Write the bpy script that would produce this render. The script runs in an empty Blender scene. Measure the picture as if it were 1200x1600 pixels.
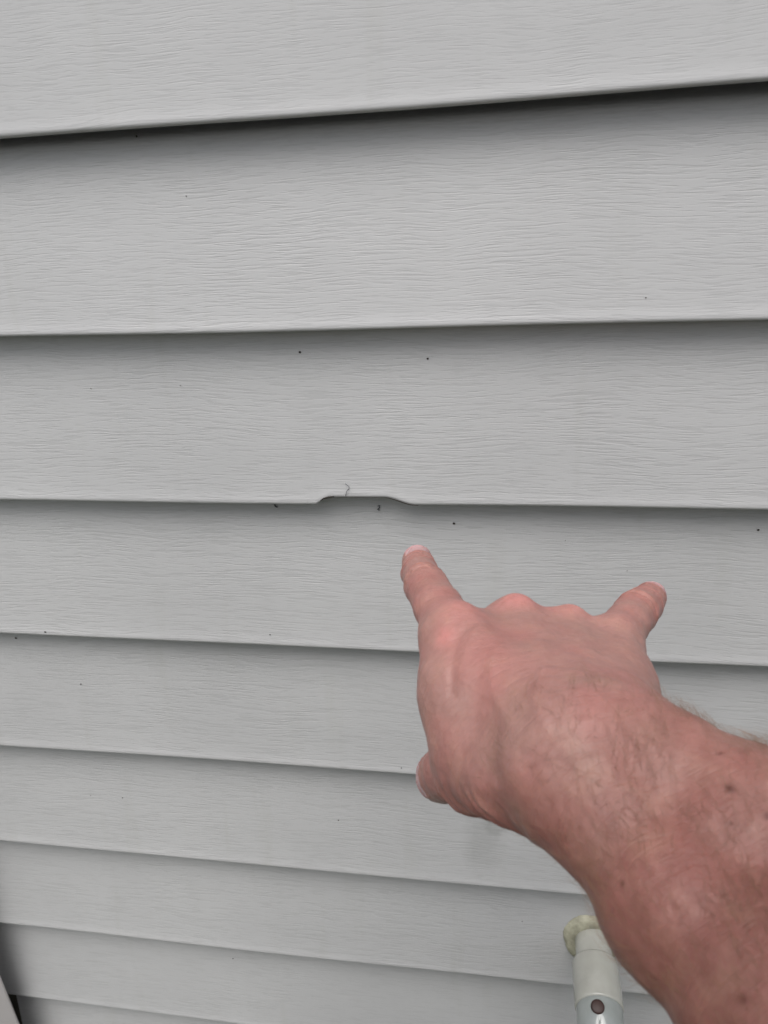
import bpy, bmesh, math, random
import numpy as np
from mathutils import Vector, Matrix

random.seed(7)
rng = np.random.default_rng(11)
scene = bpy.context.scene
COL = scene.collection

# ------------------------------------------------------------------ camera
EXPOSURE_STEP = 0.114          # height of one siding course, metres
cd = bpy.data.cameras.new('camera')
cam = bpy.data.objects.new('camera', cd)
COL.objects.link(cam)
_r, _u, _b = [[0.986344, 0.155203, -0.055123], [-0.014941, 0.417617, 0.9085], [0.164022, -0.89527, 0.414233]]
cam.matrix_world = Matrix(((_r[0], _u[0], _b[0], 0.0),
                           (_r[1], _u[1], _b[1], -0.4488),
                           (_r[2], _u[2], _b[2], -0.0248),
                           (0, 0, 0, 1)))
cd.sensor_fit = 'VERTICAL'
cd.sensor_height = 24.0
cd.lens = 18.0
cd.dof.use_dof = True
cd.dof.focus_distance = 0.44
cd.dof.aperture_fstop = 14.0
cd.clip_start = 0.01
cd.clip_end = 3000.0
scene.camera = cam

# ------------------------------------------------------------------ sky, sun, exposure
SUN_ELEV, SUN_AZ = math.radians(64), math.radians(188)   # azimuth clockwise from +Y (north)
world = bpy.data.worlds.new('World')
scene.world = world
world.use_nodes = True
nt = world.node_tree
nt.nodes.clear()
sky = nt.nodes.new('ShaderNodeTexSky')
sky.sky_type = 'NISHITA'
sky.sun_disc = False
sky.sun_elevation = SUN_ELEV
sky.sun_rotation = SUN_AZ
sky.dust_density = 4.0
sky.air_density = 1.0
hs = nt.nodes.new('ShaderNodeHueSaturation')
hs.inputs['Saturation'].default_value = 0.30     # overcast: the cloud deck takes the blue out
bg = nt.nodes.new('ShaderNodeBackground')
bg.inputs['Strength'].default_value = 0.13
out = nt.nodes.new('ShaderNodeOutputWorld')
nt.links.new(sky.outputs[0], hs.inputs['Color'])
nt.links.new(hs.outputs[0], bg.inputs['Color'])
nt.links.new(bg.outputs[0], out.inputs['Surface'])

sd = bpy.data.lights.new('sun', 'SUN')
sd.energy = 1.5
sd.angle = math.radians(48)
sd.color = (1.0, 0.97, 0.93)
sun = bpy.data.objects.new('sun', sd)
COL.objects.link(sun)
to_sun = Vector((math.sin(SUN_AZ) * math.cos(SUN_ELEV), math.cos(SUN_AZ) * math.cos(SUN_ELEV), math.sin(SUN_ELEV)))
sun.rotation_euler = to_sun.to_track_quat('Z', 'Y').to_euler()
sun.location = (0, -3, 4)

scene.view_settings.view_transform = 'Standard'
scene.view_settings.look = 'None'
scene.view_settings.gamma = 1.0
scene.view_settings.exposure = 0.26
scene.cycles.use_denoising = True

# ------------------------------------------------------------------ helpers
def put(o, label=None, cat=None, group=None, kind=None, parent=None):
    if o.name not in COL.objects:
        COL.objects.link(o)
    if parent is not None:
        o.parent = parent
    if label: o['label'] = label
    if cat: o['category'] = cat
    if group: o['group'] = group
    if kind: o['kind'] = kind
    return o

def mesh_obj(name, verts, faces, mat, smooth=True, **kw):
    me = bpy.data.meshes.new(name)
    me.from_pydata([tuple(v) for v in verts], [], [tuple(f) for f in faces])
    me.update()
    if smooth:
        me.polygons.foreach_set('use_smooth', [True] * len(me.polygons))
    if mat: me.materials.append(mat)
    return put(bpy.data.objects.new(name, me), **kw)

class Mat:
    def __init__(self, name, base=(.5, .5, .5), rough=.5):
        self.m = bpy.data.materials.new(name)
        self.m.use_nodes = True
        self.t = self.m.node_tree
        self.b = self.t.nodes['Principled BSDF']
        self.b.inputs['Base Color'].default_value = (*base, 1)
        self.b.inputs['Roughness'].default_value = rough
    def n(self, kind, **kw):
        nd = self.t.nodes.new(kind)
        for k, v in kw.items():
            if k.startswith('i_'):
                key = k[2:].replace('_', ' ')
                nd.inputs[int(key) if key.isdigit() else key].default_value = v
            else:
                setattr(nd, k, v)
        return nd
    def l(self, a, b): self.t.links.new(a, b)
    def math(self, op, a, b=None, clamp=False):
        nd = self.n('ShaderNodeMath', operation=op, use_clamp=clamp)
        for i, v in enumerate((a, b)):
            if v is None: continue
            if isinstance(v, (int, float)): nd.inputs[i].default_value = v
            else: self.l(v, nd.inputs[i])
        return nd.outputs[0]
    def remap(self, v, a, b, c, d):
        nd = self.n('ShaderNodeMapRange', i_1=a, i_2=b, i_3=c, i_4=d)
        self.l(v, nd.inputs[0]); return nd.outputs[0]
    def noise(self, vec, scale, detail=2, rough=.5, dist=0.0):
        nd = self.n('ShaderNodeTexNoise', i_Scale=scale, i_Detail=detail, i_Roughness=rough, i_Distortion=dist)
        self.l(vec, nd.inputs['Vector']); return nd.outputs['Fac']
    def mix(self, fac, a, b, mode='MIX'):
        nd = self.n('ShaderNodeMix', data_type='RGBA', blend_type=mode)
        for i, v in ((0, fac), (6, a), (7, b)):
            if isinstance(v, (int, float)): nd.inputs[i].default_value = v
            elif isinstance(v, tuple): nd.inputs[i].default_value = (*v, 1)
            else: self.l(v, nd.inputs[i])
        return nd.outputs[2]

# ------------------------------------------------------------------ materials
def siding_material():
    M = Mat('grey_vinyl_siding', (.5, .5, .5), .42)
    tc = M.n('ShaderNodeTexCoord')
    sep0 = M.n('ShaderNodeSeparateXYZ'); M.l(tc.outputs['Object'], sep0.inputs[0])
    oi = M.n('ShaderNodeObjectInfo')
    off = M.n('ShaderNodeVectorMath', operation='SCALE'); off.inputs[3].default_value = 13.7
    cmb = M.n('ShaderNodeCombineXYZ')
    M.l(oi.outputs['Random'], cmb.inputs[0]); M.l(oi.outputs['Random'], cmb.inputs[1])
    M.l(cmb.outputs[0], off.inputs[0])
    add = M.n('ShaderNodeVectorMath', operation='ADD')
    M.l(tc.outputs['Object'], add.inputs[0]); M.l(off.outputs[0], add.inputs[1])
    sep = M.n('ShaderNodeSeparateXYZ'); M.l(add.outputs[0], sep.inputs[0])
    sx, sy, sz = sep.outputs
    # slow wander of the grain, as in a sawn board
    c1 = M.n('ShaderNodeCombineXYZ')
    M.l(M.math('MULTIPLY', sx, 7.0), c1.inputs[0]); M.l(sy, c1.inputs[1]); M.l(M.math('MULTIPLY', sz, 11.0), c1.inputs[2])
    wander = M.noise(c1.outputs[0], 1.0, 2, .45)
    zz = M.math('ADD', sz, M.math('MULTIPLY', M.math('SUBTRACT', wander, .5), .018))
    def grain(kx, kz, det, seed):
        c = M.n('ShaderNodeCombineXYZ')
        M.l(M.math('MULTIPLY', sx, kx), c.inputs[0]); M.l(M.math('ADD', M.math('MULTIPLY', sy, 1.0), seed), c.inputs[1])
        M.l(M.math('MULTIPLY', zz, kz), c.inputs[2])
        return M.noise(c.outputs[0], 1.0, det, .55)
    g1 = grain(42, 760, 2, 0.0)
    g2 = grain(95, 1300, 1, 5.3)
    g3 = grain(16, 230, 1, 9.1)
    pits = M.remap(g1, .40, .48, 0, 1)
    fine = M.remap(g2, .34, .48, 0, 1)
    patch = M.remap(M.noise(c1.outputs[0], 1.7, 2), .35, .65, .45, 1.0)
    h = M.math('ADD', M.math('MULTIPLY', pits, .75), M.math('MULTIPLY', fine, .45))
    h = M.math('ADD', h, M.math('MULTIPLY', g3, .15))
    h = M.math('MULTIPLY', h, patch)
    h = M.math('MULTIPLY', h, M.remap(sep0.outputs[2], -.004, .004, 1.0, .5))
    bp = M.n('ShaderNodeBump', i_Strength=0.48, i_Distance=0.00022)
    M.l(h, bp.inputs['Height'])
    M.l(bp.outputs[0], M.b.inputs['Normal'])
    # weathering: faint large blotches and a little dirt held in the grain
    blot = M.noise(tc.outputs['Object'], 5.5, 4, .6)
    cs = M.n('ShaderNodeCombineXYZ')
    M.l(M.math('MULTIPLY', sx, 40), cs.inputs[0]); M.l(M.math('MULTIPLY', sz, 4.0), cs.inputs[2])
    streak = M.noise(cs.outputs[0], 1.0, 3, .6)
    base = M.mix(M.remap(blot, .3, .7, 0, 1), (.459, .461, .467), (.499, .501, .506))
    base = M.mix(M.remap(streak, .58, .78, 0, .20), base, (.36, .36, .32))
    base = M.mix(M.math('MULTIPLY', M.remap(M.math('MULTIPLY', pits, fine), .0, .6, 1, 0), .10), base, (.20, .20, .20))
    # old rubbed smudge low on one board
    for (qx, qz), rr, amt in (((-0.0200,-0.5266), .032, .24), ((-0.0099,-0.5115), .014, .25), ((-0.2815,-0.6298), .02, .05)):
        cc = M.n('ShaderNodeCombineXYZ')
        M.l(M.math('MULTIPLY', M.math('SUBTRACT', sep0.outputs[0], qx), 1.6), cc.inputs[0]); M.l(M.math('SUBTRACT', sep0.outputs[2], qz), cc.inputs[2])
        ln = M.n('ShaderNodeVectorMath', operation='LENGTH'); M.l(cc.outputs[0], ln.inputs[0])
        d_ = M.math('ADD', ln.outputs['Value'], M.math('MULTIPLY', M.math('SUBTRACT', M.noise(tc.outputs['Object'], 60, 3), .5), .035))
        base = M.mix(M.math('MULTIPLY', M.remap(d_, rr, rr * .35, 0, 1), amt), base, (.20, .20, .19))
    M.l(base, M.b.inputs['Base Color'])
    M.l(M.remap(g1, .3, .7, .36, .55), M.b.inputs['Roughness'])
    M.b.inputs['Specular IOR Level'].default_value = .4
    return M.m

def plain(name, base, rough=.5, var=.12, scale=40, bump=0.0, **inp):
    M = Mat(name, base, rough)
    tc = M.n('ShaderNodeTexCoord')
    f = M.noise(tc.outputs['Object'], scale, 4, .6)
    dark = tuple(c * (1 - var) for c in base); lite = tuple(min(1, c * (1 + var)) for c in base)
    M.l(M.mix(M.remap(f, .3, .7, 0, 1), dark, lite), M.b.inputs['Base Color'])
    if bump:
        bp = M.n('ShaderNodeBump', i_Strength=.5, i_Distance=bump)
        M.l(f, bp.inputs['Height']); M.l(bp.outputs[0], M.b.inputs['Normal'])
    for k, v in inp.items(): M.b.inputs[k.replace('_', ' ')].default_value = v
    return M.m

SIDING = siding_material()
GROUND = plain('lawn_ground', (.055, .065, .035), .9, .4, 9, .01)
TRIM = plain('trim_vinyl', (.42, .40, .40), .45, .05, 20)
SPECK_SHADE = plain('fly_specks_notch_shade', (.025, .018, .014), .6, .2, 900)  # real specks, and the painted shade lines along the notch
WISP = plain('cobweb_wisp', (.05, .05, .06), .7, .1, 200)
SHEATH = plain('backing_board', (.12, .11, .09), .8, .2, 20)

# ------------------------------------------------------------------ ground
gs = 40.0
mesh_obj('ground', [(-gs, -gs, -1.5), (gs, -gs, -1.5), (gs, gs, -1.5), (-gs, gs, -1.5)], [(0, 1, 2, 3)], GROUND, False, kind='structure')

# ------------------------------------------------------------------ siding wall
E = EXPOSURE_STEP
XL, XR = -0.5185, 2.6
wall = bpy.data.objects.new('siding_wall', None)
put(wall, label='light grey wood-grain lap siding wall with a small notch in one board edge', cat='wall')

NOTCH_X0, NOTCH_A, NOTCH_B, NOTCH_X1 = -.1275, -.1185, -.082, -.0615
def sstep(t):
    t = min(1, max(0, t)); return t * t * (3 - 2 * t)
def notch(x):
    h = 0.0052
    if x < NOTCH_X0 or x > NOTCH_X1: return 0.0
    if x < NOTCH_A: return h * ((x - NOTCH_X0) / (NOTCH_A - NOTCH_X0)) ** .8
    if x > NOTCH_B: return h * sstep((NOTCH_X1 - x) / (NOTCH_X1 - NOTCH_B))
    return h

def depth(k): return .0180 if k == 0 else .0150
def siding_panel(k):
    zt, zb = -k * E, -(k + 1) * E
    xs = set(np.round(np.arange(XL, XR, .02), 4).tolist() + [XR])
    if k == 1:
        xs |= set(np.round(np.arange(-.140, -.050, .0008), 5).tolist())
    xs = sorted(xs)
    ph = rng.uniform(0, 6.28, 4)
    prof = [(.0165, E + .012), (.0150, E - .001), (.0138, E * .88), (.0104, E * .66), (.0070, E * .45), (.0040, E * .25), (.0017, .010), (.0006, .0042),
            (.0000, .0022), (.0002, .0010), (.0009, .0002), (.0022, .0000), (.0075, .0001), (.0138, .0004), (.0146, .003), (.0146, .012)]
    Dk, Dn = depth(k) / .0150, depth(k + 1) / .0150
    prof = [(y * (Dk if i < 8 else (Dn if y > .01 else 1)), h) for i, (y, h) in enumerate(prof)]
    if k == 0: prof[0:2] = [(.036, E + .012), (.0300, E + .001), (.0225, E * .975), (.0182, E * .945)]
    cut = 14 if k == 0 else 12
    V, F = [], []
    n = len(prof)
    for x in xs:
        sag = .0005 * math.sin(x * 7.3 + ph[0]) + .0004 * math.sin(x * 17.1 + ph[1])
        wav = .0005 * math.sin(x * 5.1 + ph[2]) + .0003 * math.sin(x * 13.7 + ph[3])
        nh = notch(x) if k == 1 else 0.0
        for i, (y, h) in enumerate(prof):
            low = max(0.0, 1 - h / .05) if i < cut else 1.0
            lift = nh * max(0.0, 1 - h / .045) if i < cut else nh
            push = nh * .12 * low
            V.append((x, y + (wav * (1 - h / E) if h < E else 0) + push * .6, zb + h + sag * low + lift))
    m = len(xs)
    for a in range(m - 1):
        for i in range(n - 1):
            F.append((a * n + i, a * n + i + 1, (a + 1) * n + i + 1, (a + 1) * n + i))
    o = mesh_obj('siding_panel', V, F, SIDING, True, parent=wall)
    if k == 1: o['label'] = 'grey siding board with a small raised notch in its bottom edge'
    return o
for k in range(-9, 13):
    siding_panel(k)

def box(name, x0, x1, y0, y1, z0, z1, mat, bevel=0.0, **kw):
    bm = bmesh.new()
    bmesh.ops.create_cube(bm, size=1)
    for v in bm.verts:
        v.co = Vector(((x0 + x1) / 2 + v.co.x * (x1 - x0), (y0 + y1) / 2 + v.co.y * (y1 - y0), (z0 + z1) / 2 + v.co.z * (z1 - z0)))
    if bevel:
        bmesh.ops.bevel(bm, geom=list(bm.edges), offset=bevel, segments=3, affect='EDGES', profile=.5)
    me = bpy.data.meshes.new(name); bm.to_mesh(me); bm.free()
    me.materials.append(mat)
    return put(bpy.data.objects.new(name, me), **kw)
box('wall_sheathing', -1.2, XR, .042, .14, -1.48, 1.15, SHEATH, parent=wall)

# corner post: pocket on the right, broad face standing proud of the siding
prof = [(-.4915, -.0185), (-.4925, -.0196), (-.4960, -.0200), (-.560, -.0202), (-.605, -.0200), (-.6075, -.0180), (-.608, .016), (-.530, .016), (-.5190, -.0150), (-.4925, -.0178)]
V, F = [], []
for z in (-1.48, 1.15):
    for x, y in prof: V.append((x - .0015, y, z))
n = len(prof)
for i in range(n): F.append((i, (i + 1) % n, n + (i + 1) % n, n + i))
mesh_obj('corner_post', V, F, TRIM, False, parent=wall)

# fly specks and grit on the boards: (x, z, radius mm)
def face_y(z):
    h = (z / E) - math.floor(z / E)
    return depth(-math.floor(z / E) - 1) * h
SPK = [((-0.1317,-0.1296), .95), ((-0.0517,-0.1349), .85), ((-0.0378,-0.2459), 1.1), ((0.1522,-0.2467), .9), ((-0.3521,-0.3386), 1.0), ((-0.3898,-0.3547), 1.0), ((-0.3396,-0.3928), .8),
       ((-0.1368,-0.3430), 1.0), ((-0.3667,-0.4667), 1.1), ((-0.3284,-0.5121), .8), ((-0.1374,-0.5168), .8), ((-0.0233,-0.5847), 1.1), ((-0.2973,-0.5713), .9), ((-0.4201,-0.5848), .8),
       ((-0.2583,-0.7138), .9), ((0.0140,-0.6179), .6), ((-0.2172,-0.0035), .9), ((-0.1904,-0.0366), .5), ((-0.4132,-0.8093), .9), ((0.0712,-0.1008), .5), ((-0.2758,-0.1505), .5),
       ((-0.2129,-0.1491), .5), ((-0.0809,-0.4499), .6), ((0.1195,-0.1162), .9), ((-0.3581,-0.5123), .6), ((-0.1721,-0.3326), .6), ((0.0349,-0.2563), .4), ((0.0750,-0.2760), .4)]
for (x, z), r in SPK:
    bm = bmesh.new()
    bmesh.ops.create_icosphere(bm, subdivisions=2, radius=r * .0007)
    y = face_y(z)
    for v in bm.verts:
        q = v.co * (1 + random.uniform(-.15, .15))
        v.co = Vector((x + q.x * random.uniform(.9, 1.3), y + q.y * .45, z + q.z))
    me = bpy.data.meshes.new('speck'); bm.to_mesh(me); bm.free()
    me.polygons.foreach_set('use_smooth', [True] * len(me.polygons))
    me.materials.append(SPECK_SHADE)
    put(bpy.data.objects.new('dirt_speck', me), parent=wall)

def tube_mesh(pts, rads, sides=8, caps=True):
    V, F = [], []
    pts = [Vector(p) for p in pts]
    ref = None
    for i, p in enumerate(pts):
        t = (pts[min(i + 1, len(pts) - 1)] - pts[max(i - 1, 0)]).normalized()
        if ref is None:
            ref = t.orthogonal().normalized()
        ref = (ref - t * ref.dot(t)).normalized()
        b = t.cross(ref)
        for s in range(sides):
            a = 2 * math.pi * s / sides
            V.append(p + (ref * math.cos(a) + b * math.sin(a)) * rads[i])
    for i in range(len(pts) - 1):
        for s in range(sides):
            F.append((i * sides + s, i * sides + (s + 1) % sides, (i + 1) * sides + (s + 1) % sides, (i + 1) * sides + s))
    if caps:
        F.append(tuple(range(sides))[::-1]); F.append(tuple((len(pts) - 1) * sides + s for s in range(sides)))
    return V, F
# dark thread hanging off the notch, and two crumbs of web under it
def wisp(pl, r, name):
    pts = [(x, face_y(z) - .0008, z) for x, z in pl]
    V, F = tube_mesh(pts, [r] * len(pts), 6)
    mesh_obj(name, V, F, WISP, parent=wall)
wisp([(-0.1070,-0.2214), (-0.1064,-0.2186), (-0.1045,-0.2164), (-0.1044,-0.2150), (-0.1068,-0.2132)], .0002, 'cobweb_thread')
wisp([(-0.0887,-0.2344), (-0.0874,-0.2339), (-0.0875,-0.2353), (-0.0889,-0.2367), (-0.0876,-0.2372)], .0004, 'cobweb_thread')
wisp([(-0.1606,-0.2342), (-0.1599,-0.2356), (-0.1586,-0.2361)], .0005, 'cobweb_thread')

def notch_shade(pl, r):  # dark tube drawn at the notch corner in place of the shadow gap
    pts = [(x, .0012, z) for x, z in pl]
    V, F = tube_mesh(pts, [r * .3, r, r, r * .8, r * .3][:len(pts)], 6)
    mesh_obj('notch_shade_line', V, F, SPECK_SHADE, parent=wall)
notch_shade([(-0.1248,-0.2257), (-0.1220,-0.2238), (-0.1189,-0.2229), (-0.1150,-0.2224)], .0006)
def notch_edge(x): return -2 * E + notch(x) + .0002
for x0, x1, r in ((NOTCH_A - .003, NOTCH_B + .004, .00016), (NOTCH_B + .001, NOTCH_X1 + .002, .00032)):  # thin dark lines put in as the shade under the notch edge
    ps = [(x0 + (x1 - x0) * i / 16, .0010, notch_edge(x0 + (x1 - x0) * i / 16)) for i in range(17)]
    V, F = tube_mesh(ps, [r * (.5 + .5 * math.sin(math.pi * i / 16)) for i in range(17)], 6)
    mesh_obj('notch_shade_line', V, F, SPECK_SHADE, parent=wall)

# ------------------------------------------------------------------ pipe outlet
def lathe(name, axis_pts, mat, sides=64, **kw):
    """axis_pts: (distance out of the wall, radius, drop, tilt)"""
    V, F = [], []
    for (cx, cy, cz, dx, dy, dz, r) in axis_pts:
        d = Vector((dx, dy, dz)).normalized()
        a = Vector((1, 0, 0)); b = d.cross(a).normalized()
        for s in range(sides):
            t = 2 * math.pi * s / sides
            V.append(Vector((cx, cy, cz)) + (a * math.cos(t) + b * math.sin(t)) * r)
    for i in range(len(axis_pts) - 1):
        for s in range(sides):
            F.append((i * sides + s, i * sides + (s + 1) % sides, (i + 1) * sides + (s + 1) % sides, (i + 1) * sides + s))
    return mesh_obj(name, V, F, mat, True, **kw)
PVC = plain('white_pvc', (.38, .38, .345), .12, .10, 35, Coat_Weight=.5, Coat_Roughness=.08)
PVC2 = plain('pale_pvc_elbow', (.36, .39, .38), .10, .06, 60, Coat_Weight=.8, Coat_Roughness=.04, Transmission_Weight=.25)
CAULK = plain('yellowed_caulk', (.34, .33, .25), .6, .4, 90, .0025)
DARK = plain('dark_hole', (.035, .015, .012), .5, .2, 90)
PX, PZ = .0725, -.629
pipe = bpy.data.objects.new('drain_pipe', None)
pipe.location = (PX, .01, PZ)
put(pipe, label='glossy white plastic pipe with coupling and elbow coming out of the siding', cat='pipe')
def L(pts): return [(0, -o - .01, 0, 0, -1, 0, r) for o, r in pts]
lathe('pipe_stub', L([(-.03, .0148), (.0162, .0148)]), PVC, parent=pipe)
lathe('coupling', L([(.0155, .0148), (.0150, .0155), (.0150, .0176), (.0158, .0182), (.0175, .0185), (.035, .0186), (.0500, .0186), (.0520, .0184), (.0528, .0177), (.0528, .0168)]), PVC, parent=pipe)
# elbow turning down
el = [(0, -.01 - .0515, 0, 0, -1, 0, .0170), (0, -.01 - .0530, 0, 0, -1, 0, .0176)]
Rb = .021
for i in range(13):
    a = math.radians(90 * i / 12)
    el.append((0, -.01 - .054 - Rb * math.sin(a), -Rb * (1 - math.cos(a)), 0, -math.cos(a), -math.sin(a), .0178))
el += [(0, -.01 - .054 - Rb, -Rb - .012, 0, 0, -1, .0178), (0, -.01 - .054 - Rb, -Rb - .0122, 0, 0, -1, .0190), (0, -.01 - .054 - Rb, -Rb - .038, 0, 0, -1, .0190),
       (0, -.01 - .054 - Rb, -Rb - .0385, 0, 0, -1, .0165), (0, -.01 - .054 - Rb, -Rb - .02, 0, 0, -1, .0160)]
lathe('elbow', el, PVC2, parent=pipe)
# rubber plug on top of the elbow
pl_c = Vector((-.003, -.01 - .0615, .0170)); dn = Vector((0, -.35, 1)).normalized()
V, F = tube_mesh([pl_c + dn * t for t in (-.004, .0004, .0012, .0016, .0017)], [.0050, .0050, .0047, .0038, .0001], 28)
mesh_obj('plug', V, F, DARK, parent=pipe)
# caulk ring smeared round the hole
bm = bmesh.new()
NS, NR = 72, 7
rows = []
for j in range(NS):
    a = 2 * math.pi * j / NS
    ro = .0245 + .0007 * math.sin(3 * a + 1) + .0003 * math.sin(7 * a) + random.uniform(-.0003, .0003)
    row = []
    for i in range(NR):
        t = i / (NR - 1)
        r = .0140 + (ro - .0140) * t
        z = math.sin(a) * r
        yy = face_y(PZ + z) - .010
        hgt = .0036 * math.sqrt(max(0, 1 - t ** 5)) * (1 + .10 * math.sin(3 * a + 2)) - .0004 * (i == NR - 1)
        row.append(bm.verts.new((math.cos(a) * r, yy - hgt, z)))
    rows.append(row)
for j in range(NS):
    for i in range(NR - 1):
        bm.faces.new((rows[j][i], rows[j][i + 1], rows[(j + 1) % NS][i + 1], rows[(j + 1) % NS][i]))
me = bpy.data.meshes.new('caulk_ring'); bm.to_mesh(me); bm.free()
me.polygons.foreach_set('use_smooth', [True] * len(me.polygons)); me.materials.append(CAULK)
put(bpy.data.objects.new('caulk_ring', me), parent=pipe)

# ------------------------------------------------------------------ the arm and hand
# joint positions (metres) and flesh radii (mm) of a right arm reaching out from the viewer's side
JOINTS = {
    'index_knuckle': ((-0.0197,-0.2110,-0.1863), 10.40),
    'index_mid': ((-0.0276,-0.1910,-0.1858), 9.60),
    'index_pip': ((-0.0357,-0.1664,-0.1897), 9.20),
    'index_dip': ((-0.0409,-0.1445,-0.1959), 8.10),
    'index_tip': ((-0.0438,-0.1302,-0.1977), 7.70),
    'pinky_knuckle': ((0.0385,-0.1969,-0.1958), 9.50),
    'pinky_mid': ((0.0453,-0.1804,-0.1965), 8.40),
    'pinky_pip': ((0.0509,-0.1654,-0.2001), 8.70),
    'pinky_dip': ((0.0573,-0.1492,-0.2063), 7.90),
    'pinky_tip': ((0.0628,-0.1328,-0.2117), 7.30),
    'middle_knuckle': ((0.0011,-0.1948,-0.1933), 12.00),
    'ring_knuckle': ((0.0218,-0.1937,-0.1966), 11.00),
    'index_root': ((0.0141,-0.2628,-0.1884), 12.50),
    'middle_root': ((0.0204,-0.2647,-0.1854), 13.50),
    'ring_root': ((0.0270,-0.2633,-0.1849), 13.00),
    'pinky_root': ((0.0329,-0.2612,-0.1875), 12.50),
    'web': ((-0.0166,-0.2313,-0.1951), 11.00),
    'web_low': ((-0.0104,-0.2453,-0.2037), 12.00),
    'thenar_far': ((-0.0095,-0.2419,-0.2136), 13.00),
    'thenar_near': ((0.0150,-0.2610,-0.1993), 14.00),
    'hypo_far': ((0.0409,-0.2172,-0.2043), 11.00),
    'hypo_near': ((0.0316,-0.2579,-0.1993), 16.00),
    'thumb_base': ((0.0013,-0.2596,-0.2031), 14.00),
    'thumb_mcp': ((-0.0099,-0.2431,-0.2184), 12.80),
    'thumb_ip': ((-0.0202,-0.2273,-0.2334), 11.00),
    'thumb_tip': ((-0.0260,-0.2153,-0.2485), 10.20),
    'wrist_r': ((0.0202,-0.2705,-0.1931), 15.00),
    'wrist_u': ((0.0343,-0.2623,-0.1906), 13.00),
    'arm1_r': ((0.0310,-0.2852,-0.1952), 15.50),
    'arm1_u': ((0.0464,-0.2733,-0.1901), 17.00),
    'arm2_r': ((0.0442,-0.3040,-0.2001), 18.60),
    'arm2_u': ((0.0629,-0.2860,-0.1926), 21.40),
    'arm3_r': ((0.0668,-0.3268,-0.2028), 25.00),
    'arm3_u': ((0.0837,-0.3070,-0.1981), 24.00),
    'arm4_r': ((0.1025,-0.3923,-0.2087), 33.00),
    'arm4_u': ((0.1292,-0.3637,-0.1939), 30.00),
    'elbow_r': ((0.1759,-0.4859,-0.2470), 34.00),
    'elbow_u': ((0.1978,-0.4602,-0.2364), 32.00),
    'upper_mid': ((0.2458,-0.5460,-0.1632), 46.00),
    'shoulder': ((0.2746,-0.6310,-0.0686), 56.00),
    'middle_pip': ((-0.0083,-0.1879,-0.2390), 9.60),
    'middle_dip': ((-0.0016,-0.2144,-0.2400), 8.60),
    'middle_tip': ((-0.0012,-0.2063,-0.2249), 8.00),
    'ring_pip': ((0.0131,-0.1873,-0.2392), 8.93),
    'ring_dip': ((0.0193,-0.2119,-0.2404), 8.00),
    'ring_tip': ((0.0196,-0.2044,-0.2264), 7.44),
    'AX_fw': ((-0.2655,0.9581,-0.1079), 0.00),
    'AX_ac': ((0.9560,0.2472,-0.1579), 0.00),
    'AX_nb': ((0.1246,0.1450,0.9816), 0.00),
}
J = {k: np.array(v[0], dtype=np.float64) for k, v in JOINTS.items()}
RAD = {k: v[1] / 1000 for k, v in JOINTS.items()}
FW, AC, NB = J['AX_fw'], J['AX_ac'], J['AX_nb']

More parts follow.
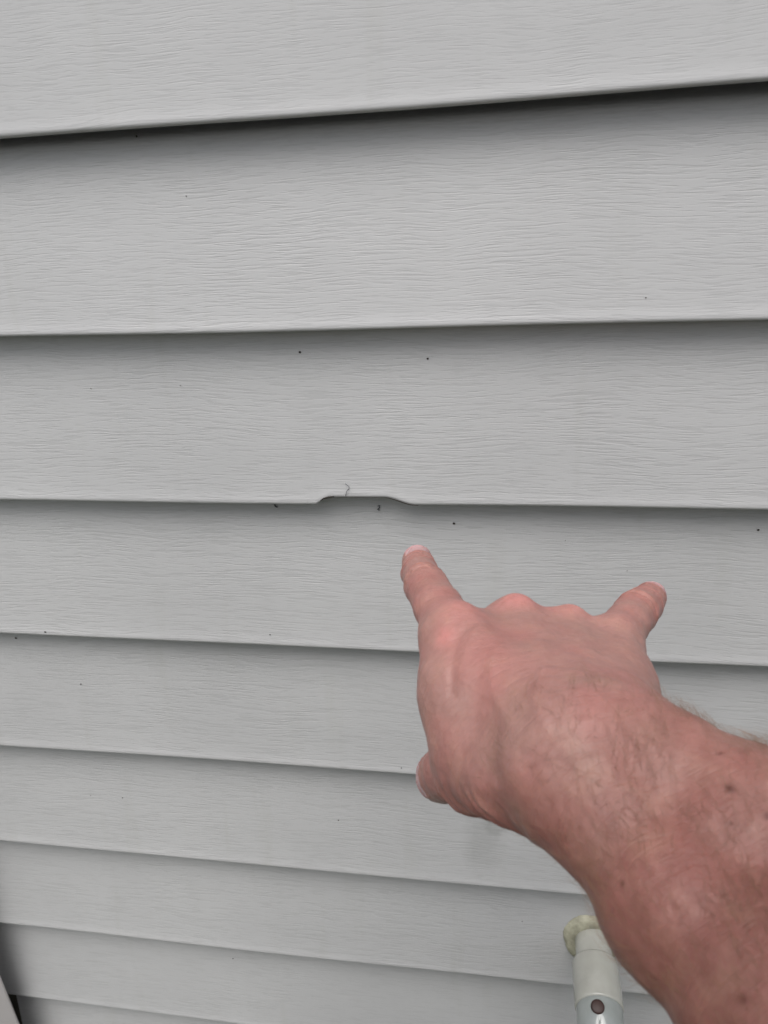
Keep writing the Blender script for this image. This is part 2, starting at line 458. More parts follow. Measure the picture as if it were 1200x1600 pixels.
def cone(P, a, b, ra=None, rb=None):
    A, B = J[a] if isinstance(a, str) else a, J[b] if isinstance(b, str) else b
    ra = RAD[a] if ra is None else ra
    rb = RAD[b] if rb is None else rb
    d = B - A
    L2 = d @ d
    t = np.clip(((P - A) @ d) / L2, 0, 1)
    q = P - A - t[:, None] * d
    return np.sqrt((q * q).sum(1)) - (ra + (rb - ra) * t)
def smin(a, b, k):
    h = np.maximum(k - np.abs(a - b), 0) / k
    return np.minimum(a, b) - h * h * k * .25
def chain(P, names, k):
    D = None
    for a, b in zip(names[:-1], names[1:]):
        c = cone(P, a, b)
        D = c if D is None else smin(D, c, k)
    return D
def sdf(P):
    # palm: four metacarpals with muscle pads
    D = cone(P, 'index_knuckle', 'index_root')
    for m in ('middle', 'ring', 'pinky'):
        D = smin(D, cone(P, m + '_knuckle', m + '_root'), .007)
    D = smin(D, cone(P, J['index_knuckle'] * .5 + J['middle_knuckle'] * .5, J['index_root'] * .5 + J['middle_root'] * .5, .0080, .012), .010)
    D = smin(D, cone(P, J['ring_knuckle'] * .5 + J['middle_knuckle'] * .5, J['ring_root'] * .5 + J['middle_root'] * .5, .0085, .012), .008)
    low = -NB * .009
    D = smin(D, cone(P, 'index_knuckle', 'web', .0095), .012)
    D = smin(D, chain(P, ('web', 'web_low'), .01), .014)
    D = smin(D, cone(P, J['middle_knuckle'] + low, J['middle_root'] + low, .011, .014), .012)
    D = smin(D, cone(P, J['ring_knuckle'] + low, J['ring_root'] + low, .011, .014), .012)
    D = smin(D, cone(P, 'thenar_far', 'thenar_near'), .016)
    D = smin(D, cone(P, 'hypo_far', 'hypo_near'), .012)
    # forearm
    A = None
    ch = [('wrist', 'arm1'), ('arm1', 'arm2'), ('arm2', 'arm3'), ('arm3', 'arm4'), ('arm4', 'elbow')]
    for s in ('_r', '_u'):
        for a, b in ch:
            c = cone(P, a + s, b + s)
            A = c if A is None else smin(A, c, .006)
    for n in ('arm1', 'arm2', 'arm3', 'arm4', 'elbow'):
        A = smin(A, cone(P, n + '_r', n + '_u', min(RAD[n + '_r'], RAD[n + '_u']) * .93, min(RAD[n + '_r'], RAD[n + '_u']) * .95), .008)
    A = smin(A, cone(P, 'elbow_r', 'upper_mid', .036), .03)
    A = smin(A, cone(P, 'elbow_u', 'upper_mid', .034), .03)
    A = smin(A, cone(P, 'upper_mid', 'shoulder'), .03)
    A = smin(A, cone(P, 'wrist_r', 'thenar_near', .0135, .0125), .008)
    A = smin(A, cone(P, 'wrist_r', 'middle_root', .0145, .013), .008)
    A = smin(A, cone(P, 'wrist_u', 'pinky_root', .013, .012), .008)
    D = smin(D, A, .016)
    fingers = [(('index_knuckle', 'index_mid', 'index_pip', 'index_dip', 'index_tip'), .007),
               (('pinky_knuckle', 'pinky_mid', 'pinky_pip', 'pinky_dip', 'pinky_tip'), .009),
               (('middle_knuckle', 'middle_pip', 'middle_dip', 'middle_tip'), .005),
               (('ring_knuckle', 'ring_pip', 'ring_dip', 'ring_tip'), .005),
               (('thumb_base', 'thumb_mcp', 'thumb_ip', 'thumb_tip'), .008)]
    S = D
    for names, k in fingers:
        c = chain(P, names, .0022)
        S = smin(S, smin(D, c, k), .0012)
    return S

def polygonise(f, lo, hi, h, B=8):
    nb = np.ceil((hi - lo) / (h * B)).astype(int)
    gi = np.stack(np.meshgrid(*[np.arange(n) for n in nb], indexing='ij'), -1).reshape(-1, 3)
    cen = lo + (gi + .5) * h * B
    d = f(cen)
    gi = gi[np.abs(d) < h * B * .87 + .003]
    r = np.arange(B + 1)
    loc = np.stack(np.meshgrid(r, r, r, indexing='ij'), -1).reshape(-1, 3)
    vals = np.empty((len(gi), (B + 1) ** 3), np.float32)
    step = 400
    for s in range(0, len(gi), step):
        g = gi[s:s + step]
        pts = lo + (g[:, None, :] * B + loc[None]) * h
        vals[s:s + step] = f(pts.reshape(-1, 3)).reshape(len(g), -1)
    v = vals.reshape(-1, B + 1, B + 1, B + 1)
    corner = {}
    for dx in (0, 1):
        for dy in (0, 1):
            for dz in (0, 1):
                corner[(dx, dy, dz)] = v[:, dx:dx + B, dy:dy + B, dz:dz + B]
    ins = sum((c < 0).astype(np.int8) for c in corner.values())
    act = (ins > 0) & (ins < 8)
    bi, ci, cj, ck = np.nonzero(act)
    cell = gi[bi] * B + np.stack((ci, cj, ck), 1)
    acc = np.zeros((len(cell), 3)); cnt = np.zeros(len(cell))
    cv = {k: c[act] for k, c in corner.items()}
    for a in cv:
        for ax in range(3):
            if a[ax] == 1: continue
            b = list(a); b[ax] = 1; b = tuple(b)
            x = (cv[a] < 0) != (cv[b] < 0)
            t = np.zeros(len(x)); t[x] = cv[a][x] / (cv[a][x] - cv[b][x])
            p = np.tile(np.array(a, float), (len(x), 1)); p[:, ax] = t
            acc[x] += p[x]; cnt[x] += 1
    verts = lo + (cell + acc / cnt[:, None]) * h
    N = (nb * B + 2).astype(np.int64)
    key = (cell[:, 0].astype(np.int64) * N[1] + cell[:, 1]) * N[2] + cell[:, 2]
    order = np.argsort(key); sk = key[order]
    def find(c):
        k = (c[:, 0].astype(np.int64) * N[1] + c[:, 1]) * N[2] + c[:, 2]
        i = np.clip(np.searchsorted(sk, k), 0, len(sk) - 1)
        ok = sk[i] == k
        return order[i], ok
    faces = []
    c0 = cv[(0, 0, 0)] < 0
    for ax in range(3):
        b = [0, 0, 0]; b[ax] = 1
        c1 = cv[tuple(b)] < 0
        e = c0 != c1
        cc = cell[e]
        u = np.zeros(3, int); u[(ax + 1) % 3] = 1
        w = np.zeros(3, int); w[(ax + 2) % 3] = 1
        q = [find(cc), find(cc - u), find(cc - u - w), find(cc - w)]
        ok = q[0][1] & q[1][1] & q[2][1] & q[3][1]
        Q = np.stack([x[0] for x in q], 1)[ok]
        flip = ~c0[e][ok]
        Q[flip] = Q[flip][:, ::-1]
        faces.append(Q)
    return verts, np.concatenate(faces)

_all = np.array([J[k] for k in J if not k.startswith('AX')])
VS, FS = polygonise(sdf, _all.min(0) - .065, _all.max(0) + .065, 0.00085)

def gradient(f, P, e=4e-4):
    g = np.empty_like(P)
    for i in range(3):
        o = np.zeros(3); o[i] = e
        g[:, i] = (f(P + o) - f(P - o)) / (2 * e)
    return g
# relax the lattice, then pull it back on to the surface
def edges_of(F):
    return np.concatenate([F[:, [0, 1]], F[:, [1, 2]], F[:, [2, 3]], F[:, [3, 0]]])
ED = edges_of(FS)
for it in range(3):
    acc = np.zeros_like(VS); cnt = np.zeros(len(VS))
    np.add.at(acc, ED[:, 0], VS[ED[:, 1]]); np.add.at(cnt, ED[:, 0], 1)
    np.add.at(acc, ED[:, 1], VS[ED[:, 0]]); np.add.at(cnt, ED[:, 1], 1)
    VS = VS * .5 + .5 * acc / np.maximum(cnt, 1)[:, None]
G = gradient(sdf, VS); gl = np.linalg.norm(G, axis=1, keepdims=True)
VS = VS - (sdf(VS)[:, None] / np.maximum(gl, .3)) * G / np.maximum(gl, .3)
NRM = gradient(sdf, VS); NRM /= np.maximum(np.linalg.norm(NRM, axis=1, keepdims=True), 1e-9)

# ---- value noise for flesh unevenness
def vnoise(P, s, seed):
    q = P / s + seed * 17.3 + 1000
    i = np.floor(q).astype(np.int64); f = q - i; f = f * f * (3 - 2 * f)
    def hsh(a):
        n = (a[:, 0] * 374761393 + a[:, 1] * 668265263 + a[:, 2] * 2147483647 + seed * 974711) & 0xffffffff
        n = ((n ^ (n >> 13)) * 1274126177) & 0xffffffff
        return ((n ^ (n >> 16)) & 0xffff) / 65535.0
    r = 0
    for dx in (0, 1):
        for dy in (0, 1):
            for dz in (0, 1):
                w = (f[:, 0] if dx else 1 - f[:, 0]) * (f[:, 1] if dy else 1 - f[:, 1]) * (f[:, 2] if dz else 1 - f[:, 2])
                r = r + w * hsh(i + np.array([dx, dy, dz]))
    return r - .5
def seg_dist(P, A, B):
    d = B - A; t = np.clip(((P - A) @ d) / (d @ d), 0, 1)
    return np.linalg.norm(P - A - t[:, None] * d, axis=1), t
def gauss(x, s): return np.exp(-(x / s) ** 2)

disp = np.zeros(len(VS))
dors = np.clip(NRM @ NB * 1.2 + .25, 0, 1)             # 1 on the back of the hand
disp += .0008 * vnoise(VS, .016, 1) + .0006 * vnoise(VS, .006, 2)
disp += .00022 * vnoise(VS, .0021, 3)
nail = np.zeros(len(VS))
pink = np.zeros(len(VS))
# knuckle heads and the dips between them, extensor tendons
for m, kh, th in (('index', .0004, .0007), ('middle', .0026, .0007), ('ring', .0020, .0006), ('pinky', .0006, .0005)):
    K, Rt = J[m + '_knuckle'], J[m + '_root']
    d = np.linalg.norm(VS - (K + NB * RAD[m + '_knuckle']), axis=1)
    disp += kh * gauss(d, .0085)
    pink += {'index': .8, 'middle': 1.0, 'ring': .8, 'pinky': .35}[m] * gauss(d, .008)
    sd_, t = seg_dist(VS, K + NB * .012, Rt + NB * .012)
    disp += th * gauss(sd_, .0050) * dors * (1 - .6 * t)
for a, b in (('index', 'middle'), ('middle', 'ring'), ('ring', 'pinky')):
    mid = (J[a + '_knuckle'] + J[b + '_knuckle']) / 2 + NB * .011
    disp -= .0008 * gauss(np.linalg.norm(VS - mid, axis=1), .0075)
# crease and fold rings at the finger joints
def ring(a, b, c, shift, depth, width, dirn, wave=0.0):
    A, B, Cc = J[a], J[b], J[c]
    ax = (Cc - A); ax /= np.linalg.norm(ax)
    rel = VS - B
    s = rel @ ax - shift + wave * vnoise(VS, .004, 9) * .004
    near = (np.linalg.norm(rel, axis=1) < .016)
    side = rel - (rel @ ax)[:, None] * ax
    side /= np.maximum(np.linalg.norm(side, axis=1, keepdims=True), 1e-9)
    msk = np.clip(side @ dirn * 1.4 + .35, 0, 1) * near
    return -depth * gauss(s, width) * msk
up_dir = NB * .75 - FW * .1
up_dir = up_dir / np.linalg.norm(up_dir)
for sh, dp in ((-.0040, .00050), (-.0012, .00075), (.0016, .00075), (.0045, .00045)):
    disp += ring('index_mid', 'index_pip', 'index_dip', sh, dp * 2.4, .0010, up_dir, 1.0)
for sh, dp in ((-.0030, .0005), (0.0, .0012), (.0040, .0010), (-.0055, .0004)):
    disp += ring('pinky_mid', 'pinky_pip', 'pinky_dip', sh, dp * 2.0, .0011, up_dir, .8)
for sh, dp in ((-.0018, .0005), (.0012, .0005)):
    disp += ring('index_pip', 'index_dip', 'index_tip', sh, dp, .0007, up_dir, .5)
    disp += ring('pinky_pip', 'pinky_dip', 'pinky_tip', sh, dp, .0007, up_dir, .5)
for f_ in ('index', 'pinky'):
    d = np.linalg.norm(VS - (J[f_ + '_pip'] + up_dir * RAD[f_ + '_pip']), axis=1)
    disp += .0007 * gauss(d, .006); pink += .15 * gauss(d, .007)
# groove between the index ray and the back of the hand
gr = [np.array(q) for q in ((-0.0137,-0.2198,-0.1726), (-0.0179,-0.2271,-0.1741), (-0.0194,-0.2360,-0.1771), (-0.0193,-0.2448,-0.1835))]
dm = np.full(len(VS), 1.0)
for a, b in zip(gr[:-1], gr[1:]):
    sd_, t = seg_dist(VS, a, b); dm = np.minimum(dm, sd_)
disp -= .0008 * gauss(dm, .0020)
gr = [q + AC * .0055 for q in gr]
dm = np.full(len(VS), 1.0)
for a, b in zip(gr[:-1], gr[1:]):
    sd_, t = seg_dist(VS, a, b); dm = np.minimum(dm, sd_)
disp += .0007 * gauss(dm, .0028)
# puckered skin under the thumb
th_ax = J['thumb_mcp'] - J['thumb_base']; th_ax /= np.linalg.norm(th_ax)
und = np.clip(-(NRM @ NB) * 1.6 - .2, 0, 1)
dth, t = seg_dist(VS, J['thumb_base'], J['thumb_mcp'])
sl = (VS - J['thumb_base']) @ th_ax
disp += (.0011 + .0016 * vnoise(VS, .012, 6)) * np.sin(sl / .0075 * 6.283 + 9 * vnoise(VS, .011, 5)) * und * gauss(np.maximum(dth - .008, 0), .012)
# nails
def make_nail(tip, prev, outdir, length, halfw):
    ax = J[tip] - J[prev]; ax /= np.linalg.norm(ax)
    o = outdir - ax * (outdir @ ax); o /= np.linalg.norm(o)
    sdv = np.cross(ax, o)
    rel = VS - J[tip]
    s, u, w = rel @ ax, rel @ sdv, rel @ o
    R_ = RAD[tip]
    inside = (w > R_ * .15) & (s > -length + R_) & (np.abs(u) < halfw) & (np.linalg.norm(rel, axis=1) < .03)
    e = np.minimum(np.minimum((halfw - np.abs(u)), s - (R_ - length)), .0016) / .0016
    e = np.where(inside, np.clip(e, 0, 1), 0)
    cut = ((R_ - length) - s)
    lip = gauss(cut - .0006, .0008) * (np.abs(u) < halfw * 1.1) * (w > 0) * (np.linalg.norm(rel, axis=1) < .03)
    return inside, e, lip, s, R_
for tip, prev, od, ln, hw in (('index_tip', 'index_dip', up_dir, .0135, .0066), ('pinky_tip', 'pinky_dip', up_dir + AC * .55, .0115, .0056),
                              ('thumb_tip', 'thumb_ip', -AC * 1.0 + NB * .05, .0150, .0080)):
    ins, e, lip, s, R_ = make_nail(tip, prev, od, ln, hw)
    disp += np.where(ins, -.0005 + .0009 * (1 - e) * 0 + .0, 0) + .0004 * lip
    disp += np.where(ins & (s > R_ * .25), .0007, 0)
    nail = np.maximum(nail, np.where(ins, 1.0, 0))
# veins on the back of the hand and the wrist
def poly_ridge(pts, h, w):
    global disp
    for a, b in zip(pts[:-1], pts[1:]):
        sd_, t = seg_dist(VS, a, b)
        disp = np.maximum(disp, disp * 1.0) + 0
        ridge.append((sd_))
ridge = []
VE = [[(0.0103,-0.2275,-0.1737), (0.0106,-0.2471,-0.1699), (0.0073,-0.2645,-0.1688), (0.0098,-0.2743,-0.1698)],
      [(0.0270,-0.2289,-0.1757), (0.0200,-0.2510,-0.1678), (0.0106,-0.2482,-0.1696)], [(-0.0054,-0.2363,-0.1736), (-0.0060,-0.2510,-0.1779), (-0.0008,-0.2675,-0.1764)]]
for pl in VE:
    dm = np.full(len(VS), 1.0)
    for a, b in zip(pl[:-1], pl[1:]):
        a, b = np.array(a), np.array(b)
        sd_, t = seg_dist(VS, a, b); dm = np.minimum(dm, sd_)
    disp += .0008 * gauss(dm, .0024) * dors
VS = VS + NRM * disp[:, None]

# ---- colour of the skin: knuckles, blotches, moles, redder forearm with shade painted in
red = np.clip(.5 + 1.5 * vnoise(VS, .022, 21) + 1.0 * vnoise(VS, .009, 22), 0, 1)
tan = np.clip(.5 + 1.6 * vnoise(VS, .016, 31) + .8 * vnoise(VS, .005, 32), 0, 1)
arm_t = np.clip(((VS - J['middle_root']) @ (J['arm2_r'] - J['middle_root'])) / np.sum((J['arm2_r'] - J['middle_root']) ** 2), -.5, 2.5)
armw = np.clip(arm_t * 4.0 + .15 + .5 * vnoise(VS, .006, 71), 0, 1) * .8
armw = (armw + np.clip(arm_t * .45, 0, .60))[:, None]
hand_c = np.array([.390, .196, .173]); arm_c = np.array([.345, .170, .144])
base = hand_c * (1 - armw) + arm_c * armw
base = base * (1 + .10 * (tan - .5)[:, None] * np.array([.8, 1.0, 1.0]))
hl = J['wrist_u'] - J['arm3_u']; hl /= np.linalg.norm(hl)
hl = hl * .8 + AC * .6; hl /= np.linalg.norm(hl)
Q = VS - (VS @ hl)[:, None] * hl * .78
strk = np.clip(.5 + 1.3 * vnoise(Q, .0035, 51) + 1.2 * vnoise(Q, .0016, 52), 0, 1)
base = base * (1 - .20 * strk[:, None] * armw * np.array([.8, 1.0, 1.0]))
base = base * (1 + .16 * (red - .5)[:, None] * np.array([.35, -.9, -.8]))
pink = pink + .9 * gauss(np.linalg.norm(VS - np.array((-0.0229,-0.2245,-0.1748)), axis=1), .0045)
pk = np.clip(pink, 0, 1)[:, None]
base = base * (1 - pk) + np.array([.56, .235, .215]) * pk
for c, r_, amt in (((0.0458,-0.3177,-0.1802), .026, .5), ((0.0520,-0.3352,-0.1803), .026, .6)):  # reddened skin, darkened further to carry the shade on the lower forearm
    g_ = (gauss(np.linalg.norm(VS - np.array(c), axis=1), r_) * amt)[:, None]
    base = base * (1 - g_) + np.array([.235, .092, .078]) * g_
MOLES = (((0.0547,-0.2929,-0.1708), .0011), ((0.0274,-0.3110,-0.1868), .0007), ((0.0479,-0.3380,-0.1853), .0009), ((0.0613,-0.2998,-0.1721), .0008), ((0.0538,-0.3010,-0.1746), .0004), ((0.0543,-0.2813,-0.1694), .0007))
for c, r_ in MOLES:
    c = VS[np.argmin(np.linalg.norm(VS - np.array(c), axis=1))]
    g_ = np.clip(gauss(np.linalg.norm(VS - c, axis=1) + .0006 * vnoise(VS, .001, 4), r_) * 1.3, 0, 1)[:, None]
    base = base * (1 - g_) + np.array([.12, .035, .028]) * g_
nl = nail[:, None]
base = base * (1 - nl) + np.array([.50, .305, .31]) * nl

# ---- the rest of the man, standing behind the viewpoint: head and left arm in skin, the rest clothed
SH = J['shoulder']
BX, BY, BZ = SH[0] - .185, SH[1] - .03, SH[2]
FL = -1.5
def v3(x, y, z): return np.array([BX + x, BY + y, z])
def cap(P, a, b, ra, rb): return cone(P, a, b, ra, rb)
def ell(P, c, r):
    q = (P - c) / np.array(r); n = np.linalg.norm(q, axis=1)
    return (n - 1) * min(r)
HC = v3(0, .045, BZ + .245)
def head_sdf(P):
    D = ell(P, HC, (.076, .096, .105))
    D = smin(D, ell(P, HC + np.array([0, .045, -.075]), (.050, .045, .045)), .04)
    D = smin(D, cap(P, HC + np.array([0, .095, .004]), HC + np.array([0, .113, -.028]), .007, .012), .012)
    D = smin(D, cap(P, HC + np.array([-.035, .080, .028]), HC + np.array([.035, .080, .028]), .010, .010), .015)
    for s in (-1, 1):
        D = -smin(-D, ell(P, HC + np.array([s * .032, .098, .008]), (.015, .010, .009)), .008)
        D = smin(D, ell(P, HC + np.array([s * .030, .080, .008]), (.012, .012, .012)), .003)
        D = smin(D, ell(P, HC + np.array([s * .078, -.005, -.008]), (.008, .017, .030)), .006)
    D = smin(D, cap(P, HC + np.array([-.022, .086, -.060]), HC + np.array([.022, .086, -.060]), .006, .006), .006)
    D = smin(D, cap(P, HC + np.array([0, -.01, -.06]), v3(0, -.005, BZ + .00), .058, .066), .03)
    return D
def left_arm_sdf(P):
    D = cap(P, v3(-.19, 0, BZ), v3(-.26, -.02, BZ - .28), .050, .043)
    D = smin(D, cap(P, v3(-.26, -.02, BZ - .28), v3(-.20, .05, BZ - .52), .041, .029), .01)
    D = smin(D, cap(P, v3(-.20, .05, BZ - .52), v3(-.16, .075, BZ - .60), .030, .032), .01)
    return D
def shirt_sdf(P):
    D = cap(P, v3(-.115, 0, BZ - .06), v3(.115, 0, BZ - .06), .088, .088)
    D = smin(D, cap(P, v3(-.075, .01, BZ - .22), v3(.075, .01, BZ - .22), .118, .118), .08)
    D = smin(D, cap(P, v3(-.060, .02, BZ - .45), v3(.060, .02, BZ - .45), .128, .128), .08)
    D = smin(D, cap(P, v3(-.065, .01, BZ - .60), v3(.065, .01, BZ - .60), .128, .128), .08)
    D = smin(D, cap(P, v3(-.15, 0, BZ + .005), v3(0, -.01, BZ + .055), .060, .066), .05)
    D = smin(D, cap(P, v3(.15, 0, BZ + .005), v3(0, -.01, BZ + .055), .060, .066), .05)
    D = smin(D, cap(P, v3(-.175, 0, BZ - .01), v3(-.24, -.015, BZ - .20), .066, .062), .04)
    e = SH * .42 + J['upper_mid'] * .58
    D = smin(D, cap(P, SH, e, .069, .064), .04)
    # cut flat at the neck, the hem and the sleeve ends
    D = np.maximum(D, (BZ - .70) - P[:, 2])
    D = np.maximum(D, P[:, 2] - (BZ + .085))
    D = np.maximum(D, np.where(P[:, 0] < BX - .17, (BZ - .215) - P[:, 2], -1))
    ax = (J['upper_mid'] - SH); ax = ax / np.linalg.norm(ax)
    near = np.linalg.norm(P - e, axis=1) < .12
    return np.maximum(D, np.where(near, (P - e) @ ax - .01, -1))
def trouser_sdf(P):
    D = cap(P, v3(-.07, 0, BZ - .66), v3(.07, 0, BZ - .66), .120, .120)
    for s in (-1, 1):
        D = smin(D, cap(P, v3(s * .095, 0, BZ - .72), v3(s * .12, .02, FL + .50), .095, .070), .03)
        D = smin(D, cap(P, v3(s * .12, .02, FL + .50), v3(s * .13, -.02, FL + .07), .070, .062), .01)
    return np.maximum(D, P[:, 2] - (BZ - .62))
def shoe_sdf(s):
    def g(P):
        D = cap(P, v3(s * .13, -.04, FL + .05), v3(s * .15, .15, FL + .035), .050, .044)
        D = smin(D, cap(P, v3(s * .13, -.03, FL + .06), v3(s * .13, -.03, FL + .10), .048, .046), .02)
        return np.maximum(D, FL + .002 - P[:, 2])
    return g
EXV, EXF = [], []
for fn, lo, hi, h in ((head_sdf, HC - .22, HC + .2, .004), (left_arm_sdf, v3(-.38, -.15, BZ - .72), v3(-.05, .2, BZ + .1), .006)):
    v_, f_ = polygonise(fn, lo, hi, h)
    g_ = gradient(fn, v_); g_ /= np.maximum(np.linalg.norm(g_, axis=1, keepdims=True), .3)
    v_ = v_ - fn(v_)[:, None] * g_
    EXF.append(f_ + len(VS) + sum(len(q) for q in EXV)); EXV.append(v_)
BV = np.concatenate([VS] + EXV); BF = np.concatenate([FS] + EXF)
nx = len(BV) - len(VS)
base = np.concatenate([base, np.tile(np.array([[.385, .205, .165]]), (nx, 1))])
nail = np.concatenate([nail, np.zeros(nx)])

def skin_material():
    M = Mat('skin', (.4, .2, .16), .5)
    at = M.n('ShaderNodeAttribute', attribute_name='skin_tint')
    na = M.n('ShaderNodeAttribute', attribute_name='nail_mask')
    tc = M.n('ShaderNodeTexCoord')
    n1 = M.noise(tc.outputs['Object'], 420, 4, .65)
    n2 = M.noise(tc.outputs['Object'], 95, 4, .6)
    vo = M.n('ShaderNodeTexVoronoi', feature='DISTANCE_TO_EDGE', i_Scale=1300); M.l(tc.outputs['Object'], vo.inputs['Vector'])
    cell = M.remap(vo.outputs['Distance'], 0, .25, 0, 1)
    c = M.mix(M.remap(n1, .35, .7, 0, .22), at.outputs['Color'], (.20, .075, .055))
    c = M.mix(M.remap(n2, .5, .75, 0, .25), c, (.50, .30, .22))
    c = M.mix(na.outputs['Fac'], c, at.outputs['Color'])
    M.l(c, M.b.inputs['Base Color'])
    h = M.math('ADD', M.math('MULTIPLY', cell, .12), M.math('ADD', M.math('MULTIPLY', n1, .5), M.math('MULTIPLY', n2, 1.6)))
    h = M.math('MULTIPLY', h, M.math('SUBTRACT', 1.0, na.outputs['Fac']))
    fwd = M.n('ShaderNodeVectorMath', operation='DOT_PRODUCT'); fwd.inputs[1].default_value = tuple(FW); M.l(tc.outputs['Object'], fwd.inputs[0])
    acr = M.n('ShaderNodeVectorMath', operation='DOT_PRODUCT'); acr.inputs[1].default_value = tuple(AC); M.l(tc.outputs['Object'], acr.inputs[0])
    cw = M.n('ShaderNodeCombineXYZ')
    M.l(M.math('MULTIPLY', fwd.outputs['Value'], 620), cw.inputs[0]); M.l(M.math('MULTIPLY', acr.outputs['Value'], 150), cw.inputs[1])
    wr = M.remap(M.noise(cw.outputs[0], 1.0, 3, .6, .6), .36, .50, 0, 1)
    h = M.math('ADD', h, M.math('MULTIPLY', M.math('MULTIPLY', wr, .4), M.math('SUBTRACT', 1.0, na.outputs['Fac'])))
    bp = M.n('ShaderNodeBump', i_Strength=.75, i_Distance=.00038)
    M.l(h, bp.inputs['Height']); M.l(bp.outputs[0], M.b.inputs['Normal'])
    M.l(M.math('SUBTRACT', M.remap(n2, .3, .7, .54, .40), M.math('MULTIPLY', na.outputs['Fac'], .22)), M.b.inputs['Roughness'])
    M.b.inputs['Subsurface Weight'].default_value = .25
    M.b.inputs['Subsurface Radius'].default_value = (1.0, .38, .22)
    M.b.inputs['Subsurface Scale'].default_value = .0035
    M.b.inputs['Specular IOR Level'].default_value = .4
    return M.m
SKIN = skin_material()
me = bpy.data.meshes.new('person')
me.vertices.add(len(BV)); me.vertices.foreach_set('co', BV.astype(np.float32).ravel())
me.loops.add(BF.size); me.loops.foreach_set('vertex_index', BF.astype(np.int32).ravel())
me.polygons.add(len(BF)); me.polygons.foreach_set('loop_start', np.arange(0, BF.size, 4, dtype=np.int32))
me.polygons.foreach_set('use_smooth', np.ones(len(BF), bool))
me.update(calc_edges=True); me.validate()
ca = me.attributes.new('skin_tint', 'FLOAT_COLOR', 'POINT')
ca.data.foreach_set('color', np.concatenate([base, np.ones((len(base), 1))], 1).astype(np.float32).ravel())
fa = me.attributes.new('nail_mask', 'FLOAT', 'POINT')
fa.data.foreach_set('value', nail.astype(np.float32))
me.materials.append(SKIN)
person = put(bpy.data.objects.new('person', me), label='bare hairy right arm reaching in, index finger pointing at the siding, little finger out', cat='person')
print('skin verts', len(VS))

def cloth(name, base_, fn, lo, hi, h, label, scale):
    v_, f_ = polygonise(fn, lo, hi, h)
    g_ = gradient(fn, v_, 2e-3); g_ /= np.maximum(np.linalg.norm(g_, axis=1, keepdims=True), .3)
    v_ = v_ + g_ * (.006 * vnoise(v_, .05, 61) + .003 * vnoise(v_ * np.array([1, 1, .4]), .018, 62))[:, None]
    put(mesh_obj(name, v_, f_.tolist(), plain(name + '_cloth', base_, .85, .15, scale, .0006)), parent=person, label=label)
cloth('shirt', (.05, .055, .065), shirt_sdf, v3(-.36, -.25, BZ - .76), v3(.40, .40, BZ + .14), .009, 'dark grey short sleeved shirt', 300)
cloth('trousers', (.035, .05, .085), trouser_sdf, v3(-.33, -.2, FL), v3(.33, .2, BZ - .5), .011, 'dark blue trousers', 300)
for s in (-1, 1):
    cloth('shoe', (.06, .05, .045), shoe_sdf(s), v3(s * .14 - .1, -.15, FL - .02), v3(s * .14 + .1, .26, FL + .2), .008, None, 80)
def head_hair(P):
    D = ell(P, HC + np.array([0, -.010, .012]), (.082, .100, .104))
    cut = (P - HC) @ np.array([0, .83, -.55]) - .028
    return np.maximum(D, cut)
cloth('head_hair', (.06, .035, .02), head_hair, HC - .16, HC + .18, .006, 'short brown hair', 500)

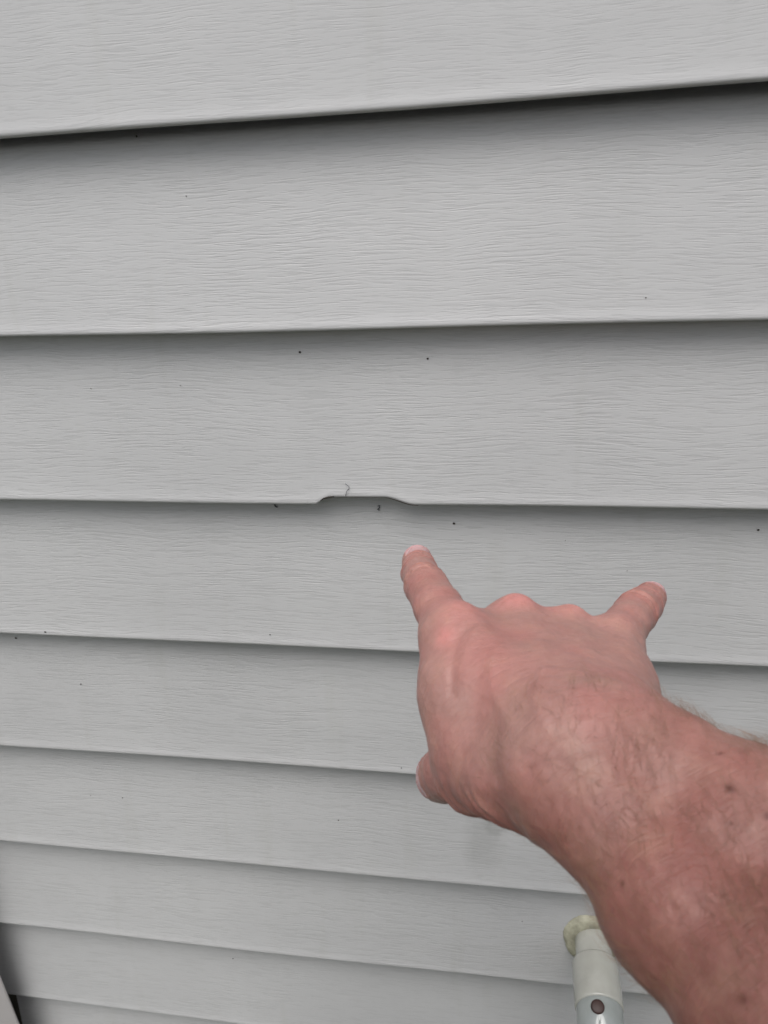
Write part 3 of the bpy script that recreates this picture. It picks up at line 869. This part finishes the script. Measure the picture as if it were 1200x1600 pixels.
# ---- hair on the forearm and wrist
HAIR = plain('arm_hair', (.24, .135, .08), .5, .35, 300)
tri = VS[FS[:, 0]]
area = np.linalg.norm(np.cross(VS[FS[:, 1]] - VS[FS[:, 0]], VS[FS[:, 3]] - VS[FS[:, 0]]), axis=1)
dist_hand = (tri - J['middle_root']) @ FW
nf = NRM[FS[:, 0]]
arm_ax = J['wrist_u'] - J['arm3_u']; arm_ax /= np.linalg.norm(arm_ax)
amt = np.clip((-dist_hand + .010) / .03, 0, 1) * np.clip((nf @ NB) * 1.1 + .75, .12, 1)
behind = np.linalg.norm(tri - J['wrist_u'], axis=1) < .24
up_edge = np.clip(1 - np.abs(nf @ np.array([_b[0], _b[1], _b[2]])) * 2.2, 0, 1) * (nf @ NB > 0)
amt = amt * (1 + 2.5 * up_edge) * behind * np.clip(.55 + 1.2 * vnoise(tri, .009, 41), .1, 1)
pr = area * amt; pr /= pr.sum()
NH = 14000
pick = rng.choice(len(FS), NH, p=pr)
V, F = [], []
Vh = np.empty((NH * 15, 3)); 
for i, fi in enumerate(pick):
    w = rng.dirichlet((1, 1, 1, 1))
    p = w @ VS[FS[fi]]
    n_ = nf[fi]
    g = arm_ax * .75 + AC * rng.normal(.55, .25) + NB * rng.normal(-.05, .2) + rng.normal(0, .16, 3)
    g = g - n_ * (g @ n_); g /= np.linalg.norm(g)
    ln = rng.uniform(.005, .012)
    lift = rng.uniform(.35, .85)
    b = np.cross(n_, g); cv_ = rng.normal(0, .18)
    r0 = .000034
    for j in range(5):
        t = j / 4
        c = p + g * ln * t + n_ * ln * (lift * t - (lift * .75) * t * t) + b * ln * cv_ * t * t - n_ * .0002 * (j == 0)
        rr = r0 * (1 - .8 * t)
        for s in range(3):
            a_ = s * 2.0944
            Vh[i * 15 + j * 3 + s] = c + rr * (math.cos(a_) * n_ + math.sin(a_) * b)
q = []
for j in range(4):
    for s in range(3):
        q.append((j * 3 + s, j * 3 + (s + 1) % 3, j * 3 + 3 + (s + 1) % 3, j * 3 + 3 + s))
q = np.array(q)
FH = (q[None] + (np.arange(NH) * 15)[:, None, None]).reshape(-1, 4)
mh = bpy.data.meshes.new('arm_hair')
mh.vertices.add(len(Vh)); mh.vertices.foreach_set('co', Vh.astype(np.float32).ravel())
mh.loops.add(FH.size); mh.loops.foreach_set('vertex_index', FH.astype(np.int32).ravel())
mh.polygons.add(len(FH)); mh.polygons.foreach_set('loop_start', np.arange(0, FH.size, 4, dtype=np.int32))
mh.polygons.foreach_set('use_smooth', np.ones(len(FH), bool))
mh.update(calc_edges=True)
mh.materials.append(HAIR)
put(bpy.data.objects.new('arm_hair', mh), label='short brown hair on the forearm', parent=person)
